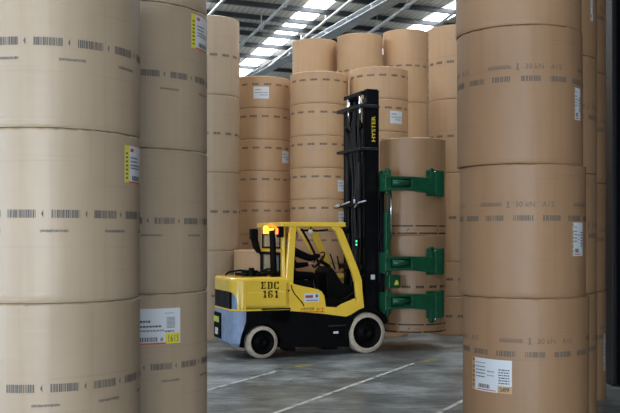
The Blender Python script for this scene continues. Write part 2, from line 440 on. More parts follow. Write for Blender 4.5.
# --- stack C : right foreground
GC = 'paper rolls of the big right foreground stack'
Ce = [(462, 588), (459.3, 584.5), (456.5, 581.5), (455, 580)]
c0 = cyl(460, 586); zC = [0, zfront(c0, 298), zfront(c0, 163), zfront(c0, 24), zfront(c0, 24)+1.31]
specC = [(354.7, 535, 499.5, 341.4, 'brown paper roll with large white label marked 589, bottom of the right foreground stack'),
         (218, 494, 481, 204.5, 'brown roll with narrow side label, second from the floor in the right foreground stack'),
         (78.5, 501, 488, 66.6, 'brown paper roll with leaning edge-on label, third up in the right foreground stack'),
         (-60, 501, 488, -72, 'topmost brown paper roll of the right foreground stack, cut off by the picture top')]
rC = []; cCs = []
for i, (pyb, pxs, pxt, pyt, lab) in enumerate(specC):
    xl, xr = Ce[i]; u = cyl(xl, xr); cc = ((( (xl+xr)/2-CX)/F)*c0[1]*1.0, c0[1], .65); cCs.append(cc)
    zb = zfront(cc, pyb)-zC[i]
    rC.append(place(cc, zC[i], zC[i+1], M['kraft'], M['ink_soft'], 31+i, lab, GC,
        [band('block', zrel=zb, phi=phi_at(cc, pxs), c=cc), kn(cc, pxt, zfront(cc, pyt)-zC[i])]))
sticker(rC[0], cCs[0], 472.5, 512, zat(cCs[0], 490, 392), zat(cCs[0], 490, 359), 'orange', zC[0], number='589', label='large white label with orange strip and number')
sticker(rC[1], cCs[1], 572, 582.3, zat(cCs[1], 577, 256), zat(cCs[1], 577, 222.5), 'orange', zC[1])
sticker(rC[2], cCs[2], 574, 580, zat(cCs[2], 577, 120), zat(cCs[2], 577, 88), 'orange', zC[2])
# --- stacks C2 / C3 : behind, to the right
for (xl, xr, pys, gname, labs, sd) in [
    (485, 597, [294, 172, 53, -78], 'paper rolls of the half hidden stack behind the right foreground stack',
     ['half hidden brown roll right behind the roll marked 589, at the floor',
      'half hidden brown roll behind the right foreground stack, second from the floor',
      'half hidden brown roll behind the right foreground stack, third from the floor',
      'half hidden brown roll with edge-on label at the picture top, behind the foreground stack'], 41),
    (508, 606, [292, 182, 70, -45], 'dark shaded paper rolls next to the steel column',
     ['shaded brown roll beside the steel column at the floor, with an edge-on label',
      'shaded brown roll beside the steel column, second from the floor',
      'shaded brown roll beside the steel column, third from the floor',
      'shaded brown roll beside the steel column, topmost of its stack'], 51)]:
    cc = cyl(xl, xr); zz = [0]+[zfront(cc, p) for p in pys]
    for i in range(4):
        zb = (zz[i+1]+zz[i])/2-zz[i] if i else zz[1]/2+.15
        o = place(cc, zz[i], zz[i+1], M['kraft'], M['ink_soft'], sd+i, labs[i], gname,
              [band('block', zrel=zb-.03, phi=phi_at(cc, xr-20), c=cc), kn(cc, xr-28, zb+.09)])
        if sd == 41 and i == 3: sticker(o, cc, 590, 592.6, zfront(cc, 17), zfront(cc, -14), 'orange', zz[i])
        if sd == 51 and i == 0: sticker(o, cc, 603, 605.2, zfront(cc, 374), zfront(cc, 336), 'orange', zz[i])

# --- background stacks
ORD = ['bottom', 'second', 'third', 'fourth', 'fifth', 'sixth', 'seventh', 'eighth', 'ninth']
def bgstack(xl, xr, pys, where, group, seed, mode='near_top', r=.645, mt='kraft_far', stickers=(), doff=None):
    c = cyl(xl, xr, r); zz = sorted([zfront(c, p) for p in pys]+[0.0]); n = len(zz)-1; out = []
    for i in range(n):
        zb = (zz[i+1]-zz[i])-(.19 if mode == 'near_top' else (zz[i+1]-zz[i])*.5)
        nm = 'only' if n == 1 else 'topmost' if i == n-1 else 'bottom' if i == 0 else ORD[i]+' from the floor'
        lab = f'{nm} brown roll {where}' if n > 1 else where
        o = place(c, zz[i], zz[i+1], M[mt], M['ink_far'], seed*10+i, lab, group,
                  [band('far', zrel=zb, phi=phi_at(c, (xl+xr)/2)+R.random()*.2, c=c, hgt=.045 if mode == 'near_top' else .055)])
        out.append(o)
    for (idx, p0, p1, y0, y1) in stickers:
        k = n-1-idx; sticker(out[k], c, p0, p1, zfront(c, y1), zfront(c, y0), 'far', zz[k])
    return c, out
bgstack(179.3, 239.5, [14.5, 94, 172, 251], 'of the tall pale stack beside the left foreground', 'rolls of the tall stack behind the left foreground', 6, 'mid', mt='kraft_pale')
bgstack(233.5, 290, [75.5, 107.5, 139, 170.5, 202, 235], 'of the short-roll stack behind the truck rear', 'short rolls stacked behind the truck rear', 7,
        stickers=[(0, 253.5, 269, 86.5, 98.5), (2, 282, 288.4, 150, 162)])
bgstack(290, 348, [70.5, 102.8, 135, 167.5, 199, 231.5, 264], 'of the short-roll stack seen through the cab', 'short rolls stacked behind the cab', 8,
        stickers=[(3, 337.8, 345.4, 179.5, 191), (4, 338.5, 345.8, 211, 224)])
bgstack(350, 408, [66, 98.5, 131, 200, 270], 'of the stack behind the lift mast', 'rolls stacked behind the mast', 9,
        stickers=[(1, 390, 402, 110.5, 123)])
bgstack(292.5, 337.2, [38, 110, 183, 256], 'of the leftmost rear-row stack above the cab', 'rear row, left stack', 13, 'mid')
bgstack(337.1, 382.8, [32.5, 107, 181, 256], 'of the middle rear-row stack behind the mast top', 'rear row, middle stack', 14, 'mid')
bgstack(382.9, 428.2, [28.5, 102, 176, 252], 'of the rear-row stack right of the mast top', 'rear row, right stack', 15, 'mid')
bgstack(428.4, 486, [24, 98.5, 173, 262, 297], 'of the stack just left of the right foreground', 'rolls of the stack beside the right foreground', 16, 'mid')
bgstack(233.7, 295.5, [250], 'single short brown paper roll standing on the floor right behind the truck hood', 'lone roll behind the truck', 17, 'mid')
bgstack(613, 660, [78, 152, 228], 'of the far stack past the dark steel column', 'rolls glimpsed at the right edge', 18, 'mid')

# ------------------------------------------------------------------ the held rolls
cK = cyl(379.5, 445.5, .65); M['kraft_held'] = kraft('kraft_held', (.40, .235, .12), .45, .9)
def dashes(c, zc):
    """two broken dark bands with small marks between, printed near the roll foot"""
    def f(mb, rnd):
        for z, t in ((zc+.07, .024), (zc-.07, .024)):
            a = 0
            while a < 2*PI-.1:
                w = .5+.35*rnd.random(); ring_patch(mb, c, a, a+w, z-t/2, z+t/2, .003, 1); a += w+.07
        a = rnd.random()
        while a < 6.2+rnd.random()*.01:
            for q in range(3): ring_patch(mb, c, a+q*.022, a+q*.022+.016, zc-.03+q*.012, zc-.01+q*.018, .003, 1)
            ring_patch(mb, c, a+.2, a+.35, zc-.012, zc-.004, .003, 3); a += .95
    return f
zk = [.075, zfront(cK, 235), zfront(cK, 137)]
zk[0] = zfront(cK, 333.5)
M['band_ink'] = mat('band_ink', (.02, .014, .01), .6)
lab = ['brown paper roll with dashed dark bands, lower of the two held in the green clamp', 'brown paper roll, upper of the two held in the green clamp']
for i in range(2):
    bs = [dashes(cK, zfront(cK, 328.5 if i == 0 else 229.5)-zk[i])]
    if i == 0: bs.append(band('far', zrel=zfront(cK, 287)-zk[0], phi=.1, c=cK, hgt=.05))
    o = place(cK, zk[i], zk[i+1], M['kraft_held'], M['band_ink'], 71+i, lab[i], 'paper rolls held by the truck', bs)
    o.data.materials.append(M['ink_far'])

# ------------------------------------------------------------------ the truck
TH = math.radians(22); cT, sT = math.cos(TH), math.sin(TH); OX, OY = -.836, 16.0
truck = empty('forklift', (OX, OY, 0), TH)
tag(truck, 'yellow and black forklift with blue rear and green roll clamp, marked EDC 161', 'forklift')
def tp(px, py, yl=0.0):
    u = (px-CX)/F; X = (u*(OY+cT*yl)-OX+sT*yl)/(cT-u*sT); Y = OY+sT*X+cT*yl
    return (X, H-(py-HZ)/F*Y)
def tpoly(pts, yl=0.0): return [tp(a, b, yl) for a, b in pts]
W = 1.36
def outline(inset=0.0, r=.25, x0=-.56, x1=.50, n=7):
    """plan of the rear body, near front corner round the back to the far front corner"""
    p = [(x1, inset)]; a0, a1 = inset, W-inset; xr = x0+inset; rr = r-inset
    for i in range(n+1):
        t = -PI/2-PI/2*i/n; p.append((xr+rr+rr*math.cos(t), a0+rr+rr*math.sin(t)))
    for i in range(n+1):
        t = -PI-PI/2*i/n; p.append((xr+rr+rr*math.cos(t), a1-rr+rr*math.sin(t)))
    p.append((x1, a1)); return p
def loft(mb, levels, m=0, smooth=False, capb=True, capt=True):
    n = len(levels[0][0]); vs = []
    for pl, z in levels: vs += [(a, b, z) for a, b in pl]
    fs = []
    for i in range(len(levels)-1):
        for k in range(n): fs.append((i*n+k, i*n+(k+1) % n, (i+1)*n+(k+1) % n, (i+1)*n+k))
    if capb: fs.append(tuple(range(n))[::-1])
    if capt: fs.append(tuple(range((len(levels)-1)*n, len(levels)*n)))
    mb.add(vs, fs, m, smooth)
# counterweight
def clip(pl, xe): return [(min(a, xe), b) for a, b in pl]
mb = MB()
loft(mb, [(clip(outline(.05), -.43), .235), (clip(outline(.0), -.43), .29), (clip(outline(0), -.405), .42), (clip(outline(0), -.355), .55), (clip(outline(0), -.315), .68), (clip(outline(0), -.31), .858)])
loft(mb, [(clip(outline(.045), -.1), .86), (clip(outline(.045), -.1), 1.22)])
cw = mb.build('counterweight', M['blue'], truck, bevel=.012)
mb = MB()   # grille: upright ribs
mb.box((-.545, .22, .885), (-.44, W-.18, 1.20))
for k in range(12): mb.box((-.552, .25+k*.078, .89), (-.54, .275+k*.078, 1.195), 1)
mb.build('rear_grille', [M['black_matt'], M['mast_grey']], cw)
for i, (z0, z1, mm) in enumerate(((.60, .71, 'lens_yellow'), (.375, .50, 'lamp_glass'))):
    mb = MB(); zc = (z0+z1)/2
    mb.box((-.58, .70, zc-.13), (-.54, 1.14, zc+.13)); h = mb.build('lamp_housing', M['black_matt'], cw, bevel=.02)
    h = None
    mb = MB(); mb.box((-.592, .80 if i == 0 else .86, z0), (-.575, 1.12 if i == 0 else 1.02, z1)); mb.build('tail_lamp', M[mm], cw, bevel=.01)
# hood
mb = MB(); zt = 1.452
loft(mb, [(outline(.0), 1.20), (outline(0), zt-.06), (outline(.012), zt-.025), (outline(.04), zt-.006), (outline(.09), zt)])
loft(mb, [(outline(0), .858), (outline(-.008), .865), (outline(0), .888)])
ol = outline(0, n=24)[1:26]; cc_ = (-.27, .25)
rows = [(.888, 126), (1.0, 127), (1.08, 131), (1.14, 139), (1.18, 152), (1.20, 172)]
for side in (0, 1):
    vs = []; n = 14
    for z, dg in rows:
        pts = [(.50, 0.0)]+[(-.31+.25*math.cos(math.radians(-90-(dg-90)*k/n)), .25+.25*math.sin(math.radians(-90-(dg-90)*k/n))) for k in range(n+1)]
        for q, (x, y) in enumerate(pts): vs.append((x, y if side == 0 else W-y, z))
    nn = n+2; fs = [(i*nn+k, i*nn+k+1, (i+1)*nn+k+1, (i+1)*nn+k) for i in range(len(rows)-1) for k in range(nn-1)]
    b0 = len(mb.v); mb.add(vs, fs, 0, True)
    cx, cy = -.1, .3 if side == 0 else W-.3       # inner skin
    vi = [(x+(.02 if x < -.2 else 0), y+(.018 if side == 0 else -.018), z) for x, y, z in vs]; mb.add(vi, fs, 0, True)
hood = mb.build('engine_hood', M['yellow'], truck)
# stencil number, drawn as flat strokes on the near side
GL = {
 'E': [(0,0,.62,.12),(0,.88,.62,1),(.08,.0,.28,.46),(.08,.54,.28,1),(.28,.44,.48,.56),(.5,0,.62,.26),(.5,.74,.62,1)],
 'D': [(0,0,.28,.12),(0,.88,.28,1),(.08,0,.26,1),(.34,0,.54,.13),(.34,.87,.54,1),(.48,.08,.68,.92)],
 'C': [(.0,.12,.2,.88),(.1,0,.3,.13),(.1,.87,.3,1),(.36,0,.58,.13),(.36,.87,.58,1),(.5,.7,.64,1),(.5,0,.64,.24)],
 '1': [(.15,0,.6,.11),(.26,0,.48,.46),(.26,.54,.48,1),(.12,.78,.3,.92)],
 '6': [(0,.12,.2,.46),(0,.54,.2,.86),(.1,0,.28,.12),(.34,0,.5,.12),(.44,.1,.62,.46),(.12,.44,.5,.56),(.12,.88,.5,1),(.44,.72,.6,.94)]}
mb = MB()
def stencil(s, px, py0, py1, step, w):
    for i, ch in enumerate(s):
        X0, Z1 = tp(px+i*step, py0); X1, _ = tp(px+i*step+w, py0); _, Z0 = tp(px+i*step, py1)
        for a, b, c, d in GL[ch]:
            mb.box((X0+(X1-X0)*a/.68, -.004, Z0+(Z1-Z0)*b), (X0+(X1-X0)*c/.68, .0, Z0+(Z1-Z0)*d))
stencil('EDC', 261.0, 281.8, 289.0, 6.5, 5.0); stencil('161', 262.3, 290.6, 297.8, 5.8, 5.0)
mb.build('stencil_number', M['black_matt'], hood)
mb = MB()
X0, Z0 = tp(270, 307.6); X1, Z1 = tp(287, 309.2)
mb.box((X0, -.003, Z1), (X0+(X1-X0)*.4, 0, Z1+.012)); mb.box((X0+(X1-X0)*.3, -.003, Z1-.005), (X1, 0, Z1+.02), 1)
mb.build('side_decal', [M['black_matt'], mat('orange_decal', (.75, .2, .03), .4)], hood)
# things mounted on the hood top
mb = MB()
mb.box((-.18, .5, zt-.003), (.25, 1.1, zt+.05)); mb.box((-.1, .62, zt+.05), (.12, .95, zt+.10))
mb.tube([(-.35, 1.15, zt), (-.3, 1.1, zt+.06), (-.1, 1.05, zt+.09), (.2, 1.0, zt+.07), (.35, .95, zt+.02)], .02)
mb.tube([(.05, .5, zt+.02), (.1, .35, zt+.10), (.2, .3, zt+.14), (.3, .4, zt+.12), (.32, .5, zt)], .018)
mb.lathe([(0, .16), (.05, .16), (.06, .1), (.06, 0)], 12, (-.05, .5, zt-.003))
mb.build('hood_fittings', M['black_matt'], truck)
# chassis
mb = MB()
top = tp(262, 309)[1]
mb.box((-.31, .012, .62), (.52, W-.012, .862)); mb.box((-.40, .26, .22), (.36, W-.26, .7))
sk = tpoly([(279.5, 309), (290, 312), (325, 314), (343, 316), (350, 313), (354, 320), (349, 333), (350, 347), (279, 347.5), (281, 341), (280.5, 331), (275, 322), (268, 318)])
mb.prism(sk, .012, .30); mb.prism(sk, W-.30, W-.012); mb.box((.40, .28, .20), (2.05, W-.28, .85))
mb.box((1.5, .1, .82), (2.0, W-.1, .96)); mb.box((tp(261.5, 309)[0], -.006, .84), (.52, .05, tp(270, 308.4)[1]))
# wheel arch lips
def arch(mb, cx, cz, r0, r1, a0, a1, y0, y1, n=14):
    p = [(cx+r1*math.cos(math.radians(a0+(a1-a0)*i/n)), cz+r1*math.sin(math.radians(a0+(a1-a0)*i/n))) for i in range(n+1)]
    q = [(cx+r0*math.cos(math.radians(a0+(a1-a0)*i/n)), cz+r0*math.sin(math.radians(a0+(a1-a0)*i/n))) for i in range(n+1)]
    for i in range(n):
        mb.prism([p[i], p[i+1], q[i+1], q[i]], y0, y1)
FX, FR = 2.06, .383; RX, RR = 0.0, .294
for y0, y1 in ((.02, .30), (W-.30, W-.02)):
    arch(mb, RX, RR, .33, .62, 62, 112, y0, y1); arch(mb, RX, RR, .32, .44, 112, 150, y0, y1); arch(mb, RX, RR, .32, .48, 10, 62, y0, y1)
ch = mb.build('chassis', M['black'], truck)
mb = MB()
for y0, y1 in ((-.02, .3), (W-.3, W+.02)): arch(mb, FX, FR, .40, .475, 25, 195, y0, y1, 20)
mb.build('front_fender', M['black'], ch, bevel=.006)
mb = MB(); X0, Z0 = tp(329, 326); X1, Z1 = tp(348, 324.5)
mb.box((X0, .0, Z0-.012), (X1, .02, Z0+.012)); X0, Z0 = tp(333.5, 332.6); X1, _ = tp(338.5, 332.6)
mb.box((X0, -.004, Z0-.02), (X1, .014, Z0+.02), 1); mb.build('step', [M['mast_grey'], M['lamp_glass']], ch, bevel=.004)
mb = MB(); X, Z = tp(316, 352); mb.box((.5, .1, .1), (.66, .5, .22)); mb.box((1.25, .15, .09), (1.5, 1.2, .22)); mb.build('axle_beam', M['black'], ch)
# side panel / floor beam in yellow
mb = MB()
p1 = tpoly([(285.3, 282.6), (291, 283.2), (300, 285.6), (310, 287.6), (318, 289.4), (322, 291.5), (324.6, 296), (326, 306.8), (337, 307.4), (342, 304), (348, 301.5), (355, 298.6), (358, 304), (363, 309.2), (357, 311.2), (351, 314.8), (346, 316.8), (325, 314), (300, 311.8), (285.5, 310.8)])
mb.prism(p1, 0.0, .05); mb.prism(p1, W-.05, W)
sp = mb.build('side_panel', M['yellow'], truck, bevel=.008)
mb = MB()   # door seam
q = tpoly([(291.2, 285), (292, 289), (295, 294.5), (299, 299), (302, 302.5), (304, 306)])
for a, b in zip(q, q[1:]): mb.bar((a[0], -.002, a[1]), (b[0], -.002, b[1]), .006, .018)
mb.sphere((tp(288.7, 290.5)[0], -.004, tp(288.7, 290.5)[1]), .016)
mb.build('panel_seam', M['black_matt'], sp)
mb = MB(); X0, Z1 = tp(304.3, 293.4); X1, Z0 = tp(319.3, 301.8)
def q2(u0, u1, v0, v1, m, k=0): mb.box((X0+(X1-X0)*u0, -.003-.002*k, Z0+(Z1-Z0)*v0), (X0+(X1-X0)*u1, .0, Z0+(Z1-Z0)*v1), m)
q2(0, 1, 0, 1, 0); q2(.07, .58, .48, .78, 1, 1); q2(.74, .9, .5, .85, 2, 1); q2(.12, .9, .12, .26, 3, 1)
mb.build('side_sticker', [M['label'], mat('maroon_print', (.32, .07, .12), .5), M['label_ink'], M['grey_ink']], sp)
def flat_text(mb, txt, X0, X1, Z0, Z1, y, m, shear=0, th=.003):
    vs, fs = text_shape(txt, 1); w = max(v[0] for v in vs); h = max(v[1] for v in vs); w0 = min(v[0] for v in vs)
    mb.add([(X0+(X1-X0)*((vx-w0)/(w-w0)+shear*vy/h), y, Z0+(Z1-Z0)*vy/h) for vx, vy in vs], fs, m)
mb = MB(); a = tp(300.5, 310.6); b = tp(314, 306.9); c = tp(324.5, 312.3)
flat_text(mb, 'HYSTER', a[0], b[0], a[1], b[1]-.01, -.004, 0, .06); flat_text(mb, 'FT', b[0]+.05, c[0], c[1]+.015, b[1]-.02, -.004, 1, .1)
mb.bar((a[0]-.02, -.003, a[1]-.02), (c[0], -.003, c[1]+.01), .004, .012, 1)
mb.build('maker_lettering', [M['black_matt'], M['red_print']], sp, fix=False)
# wheels
def wheel(x, y, r, wd, face):
    """face -1: outer side towards the camera (low y)"""
    mb = MB(); s = face; ri = r*.76
    prof = [(ri*.98, .012*1), (ri, 0), (ri+.012, -.004), (r*.80, -.002), (r*.86, .004), (r*.94, .012), (r-.008, .03), (r, .055), (r, wd-.05), (r-.01, wd-.02), (r*.9, wd), (ri, wd)]
    prof = [(a, b) if face < 0 else (a, wd-b) for a, b in prof]
    mb.lathe(prof, 48, (x, y, r), 'Y'); t = mb
    mb2 = MB()
    pr = [(0.0, .05), (.05, .05), (.055, .02), (ri*.38, .018), (ri*.42, .06), (ri*.80, .075), (ri*.93, .02), (ri, .006), (ri, wd-.01), (.0, wd-.01)]
    pr = [(max(a, .0005), b) if face < 0 else (max(a, .0005), wd-b) for a, b in pr]
    mb2.lathe(pr, 40, (x, y, r), 'Y')
    for k in range(8):
        a = k*PI/4; yy = y+(.062 if face < 0 else wd-.062)
        mb2.sphere((x+ri*.6*math.cos(a), yy, r+ri*.6*math.sin(a)), .016, n=8)
    w = mb2.build('wheel', M['hub'], truck); t.build('tire', M['tire'], w)
wheel(RX, 0, RR, .24, -1); wheel(RX, W-.24, RR, .24, 1); wheel(FX, 0, FR, .28, -1); wheel(FX, W-.28, FR, .28, 1)
# overhead guard
YN, YF = .07, 1.27
mb = MB()
bp = tpoly([(289.2, 225.5), (295.6, 225.5), (295, 232), (293.2, 262), (292.2, 284), (285.2, 284), (285.6, 266), (287.2, 245)], YN)
ap = tpoly([(330.5, 225.5), (337, 225.5), (341.5, 229.5), (347, 243), (353, 258.5), (358, 271.5), (360.6, 280), (361.4, 292), (363.2, 309), (356, 306), (355.2, 296), (354, 283), (351, 272.5), (346, 259), (340, 244.5), (335, 231.5), (331.5, 228.8)], YN)
mb = MB()
zr0, zr1 = tp(300, 226.6, YN)[1], tp(300, 222.2, YN)[1]; xr0, xr1 = .34, tp(344, 224, YN)[0]
mb.box((xr0, YN-.08, zr0), (xr1, YN+.02, zr1)); mb.box((xr0, YF-.02, zr0), (xr1, YF+.08, zr1))
mb.box((xr0, YN+.02, zr0), (xr0+.09, YF-.02, zr1)); mb.box((xr1-.09, YN+.02, zr0), (xr1, YF-.02, zr1))
for k in range(6):
    x = xr0+.17+k*.185; mb.box((x, YN+.02, zr0+.02), (x+.05, YF-.02, zr1-.005))
og = mb.build('overhead_guard', M['yellow'], truck, bevel=.01)
for y0, y1 in ((YN-.06, YN+.02), (YF-.02, YF+.06)):
    mb = MB(); mb.prism(bp, y0, y1); mb.build('rear_pillar', M['yellow'], og, bevel=.01)
    mb = MB(); mb.prism(ap, y0, y1); mb.build('front_pillar', M['yellow'], og, bevel=.01)
mb = MB()   # rear frame with window opening
xb = .40
zwin = 2.17-(250.5-237)*16.7/900
mb.box((xb, YN+.05, zwin-.03), (xb+.05, YF-.05, zwin+.04)); mb.box((xb, YF-.07, 1.45), (xb+.05, YF+.01, zr0)); mb.box((xb, YN, 1.45), (xb+.05, YN+.12, zr0))
mb.box((xb, YN+.05, zr0-.05), (xb+.05, YF-.05, zr0))
mb.build('rear_frame', M['yellow'], og, bevel=.008)
mb = MB(); y0, y1 = YN+.12, YF-.07
for a, b, c, d in ((y0, y0+.035, zwin+.04, zr0-.05), (y1-.035, y1, zwin+.04, zr0-.05), (y0, y1, zwin+.04, zwin+.07), (y0, y1, zr0-.08, zr0-.05),
                   (y0, y0+.05, 1.45, zwin-.03), (y1-.03, y1+.1, 1.45, zwin-.03), (y0, y1, zwin-.08, zwin-.03), (y0, y1, 1.45, 1.54)):
    mb.box((xb-.01, a, c), (xb+.03, b, d))
mb.build('window_seal', M['black_matt'], og)
mb = MB(); mb.box((xb+.005, y0+.03, 1.5), (xb+.012, y1-.03, zr0-.06)); mb.build('rear_window_pane', M['glass'], og)
# far windscreen bar and front crossbar
mb = MB(); mb.tube([(1.1, 1.2, 2.37), (1.28, 1.2, 2.12), (1.42, 1.2, 1.85), (1.5, 1.2, 1.5)], .028); mb.build('inner_grab_bar', M['yellow'], og)
mb = MB(); mb.tube([(1.18, 1.12, 2.33), (1.34, 1.1, 2.05), (1.45, 1.05, 1.8), (1.5, 1.0, 1.6)], .022)
mb.tube([(1.15, 1.1, 2.30), (1.45, .95, 2.29), (1.6, .8, 2.31)], .018); mb.build('wiper_arm', M['black_matt'], og)
# exhaust, lamps
mb = MB(); xe, ye = .28, .24
mb.tube([(xe+.01, ye, 1.44), (xe, ye, 1.75), (xe-.01, ye, 2.1), (xe-.03, ye, 2.29)], [.062, .06, .056, .05], 14); mb.build('exhaust_pipe', M['black_matt'], truck)
mb = MB(); mb.lathe([(.035, 0), (.05, .0), (.05, .02), (.035, .02)], 14, (.27, .62, 2.21)); mb.build('beacon_base', M['black_matt'], truck)
mb = MB(); mb.lathe([(.001, .15), (.03, .147), (.05, .12), (.055, .02), (.05, .0), (.001, 0)], 14, (.27, .62, 2.23)); mb.build('beacon_lens', M['amber'], truck)
mb = MB(); mb.box((.27, .35, 2.28), (.33, .50, 2.33)); mb.build('marker_lamp', M['amber'], truck, bevel=.01)
mb = MB(); mb.box((.3, .0, 2.16), (.40, .13, 2.36)); lb = mb.build('rear_lamp', M['black_matt'], truck, bevel=.015)
mb = MB(); mb.box((.28, .03, 2.22), (.30, .12, 2.33)); mb.build('rear_lamp_lens', M['red_lens'], lb, bevel=.008)
mb = MB()   # far rear lamp on its stalk
mb.box((.20, 1.26, 2.12), (.34, 1.40, 2.33)); mb.tube([(.28, 1.33, 2.14), (.31, 1.32, 2.0), (.37, 1.30, 1.87)], [.07, .07, .045]); mb.tube([(.37, 1.30, 1.88), (.43, 1.26, 1.8)], .025); mb.build('far_work_lamp', M['black_matt'], truck, bevel=.02)
mb = MB(); X, Z = tp(346, 230, .1); mb.lathe([(.001, -.06), (.05, -.06), (.07, -.02), (.075, .05), (.001, .06)], 14, (X, .12, Z), 'X'); mb.bar((X-.1, .12, Z+.03), (X, .12, Z+.03), .03, .03); mb.build('front_work_lamp', M['black_matt'], truck)
mb = MB(); X, Z = tp(310.5, 232.2, .9); mb.sphere((X, .9, Z), .058, n=14, sc=(.8, 1, 1)); mb.tube([(X, .9, Z+.04), (X+.02, .92, zr0+.01)], .015, mat=1); mb.build('cab_spot_lamp', [M['lamp_glass'], M['black_matt']], truck)
# cab inside
mb = MB()
mb.box((.55, .40, .95), (1.15, .98, 1.30)); mb.box((.50, .12, .9), (.62, W-.12, 1.5))
seatp = [(.60, 1.25), (1.12, 1.25), (1.15, 1.31), (1.10, 1.36), (.74, 1.36), (.66, 1.92), (.60, 1.97), (.52, 1.94), (.52, 1.3)]
mb.prism(seatp, .42, .96); mb.build('driver_seat', M['black_matt'], truck, bevel=.03)
mb = MB()
mb.box((1.12, .15, .88), (1.9, 1.2, 1.02))
mb.prism([(1.40, 1.0), (1.93, 1.0), (1.93, 1.24), (1.70, 1.30), (1.54, 1.54), (1.46, 1.62), (1.38, 1.5)], .35, .95)
mb.tube([(1.56, .62, 1.6), (1.36, .62, 1.72)], .035); mb.tube([(1.6, .45, 1.55), (1.5, .42, 1.8), (1.47, .41, 1.86)], .014); mb.tube([(1.66, .38, 1.55), (1.6, .36, 1.82)], .014)
mb.build('dash_console', M['black_matt'], truck, bevel=.015)
mb = MB(); ax = Vector((-.82, 0, .57)).normalized(); bx = Vector((0, 1, 0)); cx_ = ax.cross(bx); O = Vector((1.33, .62, 1.74))
mb.tube([O+bx*.17*math.cos(t)+cx_*.17*math.sin(t) for t in [2*PI*k/28 for k in range(28)]], .016, 8, closed=True)
for t in (0, 2.1, 4.2): mb.tube([O-ax*.03, O+bx*.165*math.cos(t)+cx_*.165*math.sin(t)], .011, 6)
mb.build('steering_wheel', M['black_matt'], truck)
mb = MB(); X0, Z1 = tp(332, 273.5, 1.3); X1, Z0 = tp(353, 277.5, 1.3); mb.box((X0, 1.22, Z0), (X1, 1.34, Z1)); mb.box((X0+.03, 1.22, Z0-.16), (X0+.1, 1.3, Z0), 1); mb.build('far_fender_top', [M['yellow'], M['mast_grey']], truck, bevel=.01)

# ------------------------------------------------------------------ mast
ZO, ZI = tp(376, 103, .2)[1], tp(376, 89, .2)[1]
mast = MB()
Y0, Y1 = .20, 1.18
def chan(mb, x0, x1, ya, yb, z0, z1, t=.018, m=0, flip=False):
    """upright channel, open towards the middle"""
    mb.box((x0, ya if not flip else yb-t, z0), (x1, ya+t if not flip else yb, z1), m)
    mb.box((x0, ya, z0), (x0+t, yb, z1), m); mb.box((x1-t, ya, z0), (x1, yb, z1), m)
XA0, XA1 = 2.10, 2.36
chan(mast, XA0, XA1, Y0, Y0+.11, .12, ZO); chan(mast, XA0, XA1, Y1-.11, Y1, .12, ZO, flip=True)
mo = mast.build('outer_mast', M['mast'], truck)
mb = MB()
chan(mb, XA0+.06, XA1+.05, Y0+.03, Y0+.15, .2, ZI-.02); chan(mb, XA0+.06, XA1+.05, Y1-.15, Y1-.03, .2, ZI-.02, flip=True)
mb.box((XA0+.05, Y0+.02, ZI-.28), (XA1+.02, Y0+.17, ZI)); mb.box((XA0+.06, Y1-.17, ZI-.1), (XA1+.02, Y1-.02, ZI-.03)); 
mb.box((XA0-.02, Y0+.12, ZI-.10), (XA0+.04, Y1-.04, ZI-.03))
mb.build('inner_mast', M['mast'], truck, bevel=.006)
# crossmembers standing proud on the cab side
for px, py, hh in ((360, 105.5, .065), (360, 148.5, .055)):
    z = tp(360, py, .2)[1]; mb = MB()
    mb.box((1.97, Y0, z-hh/2), (2.11, Y1+.05, z+hh/2)); mb.box((1.97, Y0-.03, z-hh/2), (XA1, Y0+.0, z+hh/2)); mb.box((1.97, Y1+.02, z-hh/2), (XA1, Y1+.06, z+hh/2))
    mb.build('mast_crossmember', M['mast_grey'], mo, bevel=.008)
mb = MB()
z = tp(350, 205.5, .7)[1]
for a_, b_ in (((2.0, .3, z-.03), (2.1, Y1+.05, z+.03)), ((2.0, Y0, .9), (2.1, Y1, 1.02)), ((2.0, Y0, 1.55), (2.1, Y1, 1.65)), ((2.2, Y0+.1, 2.95), (2.3, Y1-.1, 3.1))):
    mb = MB(); mb.box(a_, b_); mb.build('mast_crossmember', M['mast'], mo, bevel=.008)
# lift cylinders with bright rod tops
for y in (.42, .96):
    mb = MB(); mb.tube([(2.10, y, .25), (2.10, y, 4.25)], .052, 14); mb.tube([(2.10, y, 4.25), (2.10, y, 4.35)], .065, 14)
    cy = mb.build('lift_cylinder', M['mast'], mo)
    mb = MB(); mb.tube([(2.10, y, 4.35), (2.10, y, ZI-.12)], .030, 12); mb.build('piston_rod', M['chrome'], cy)
mb = MB()
for y, dx in ((.55, 0), (.62, .02), (.78, .01), (.84, -.01), (.70, .0)):
    pts = [(2.14+dx+.02*math.sin(k*1.3+y*9), y+.03*math.sin(k*.9+y*20), .5+k*.28) for k in range(16)]; mb.tube(pts, .017, 7)
mb.tube([(2.05, .5, ZO-.1), (2.02, .6, ZO-.35), (2.06, .75, ZO-.5), (2.05, .9, ZO-.3), (2.06, .95, ZO-.05)], .016, 7)
mb.tube([(2.05, .35, ZO-.2), (2.03, .36, ZO-.6), (2.05, .4, ZO-1.1)], .016, 7)
mb.build('hydraulic_hose', M['rubber'], mo)
for y in (.50, .90):
    mb = MB()
    for k in range(90): mb.box((2.20-.008*(k % 2), y-.02, .5+k*.048), (2.225, y+.02, .549+k*.048))
    mb.build('lift_chain', M['mast_grey'], mo, fix=False)
mb = MB()   # pale hose fittings at mid height
zf = tp(345, 205.5, 1.1)[1]
mb.tube([(1.96, 1.27, zf-.02), (1.97, 1.12, zf)], .026); mb.tube([(1.97, 1.0, zf), (1.97, .62, zf+.05)], .014); mb.tube([(2.02, .5, zf+.1), (2.02, .5, zf+.02)], .02)
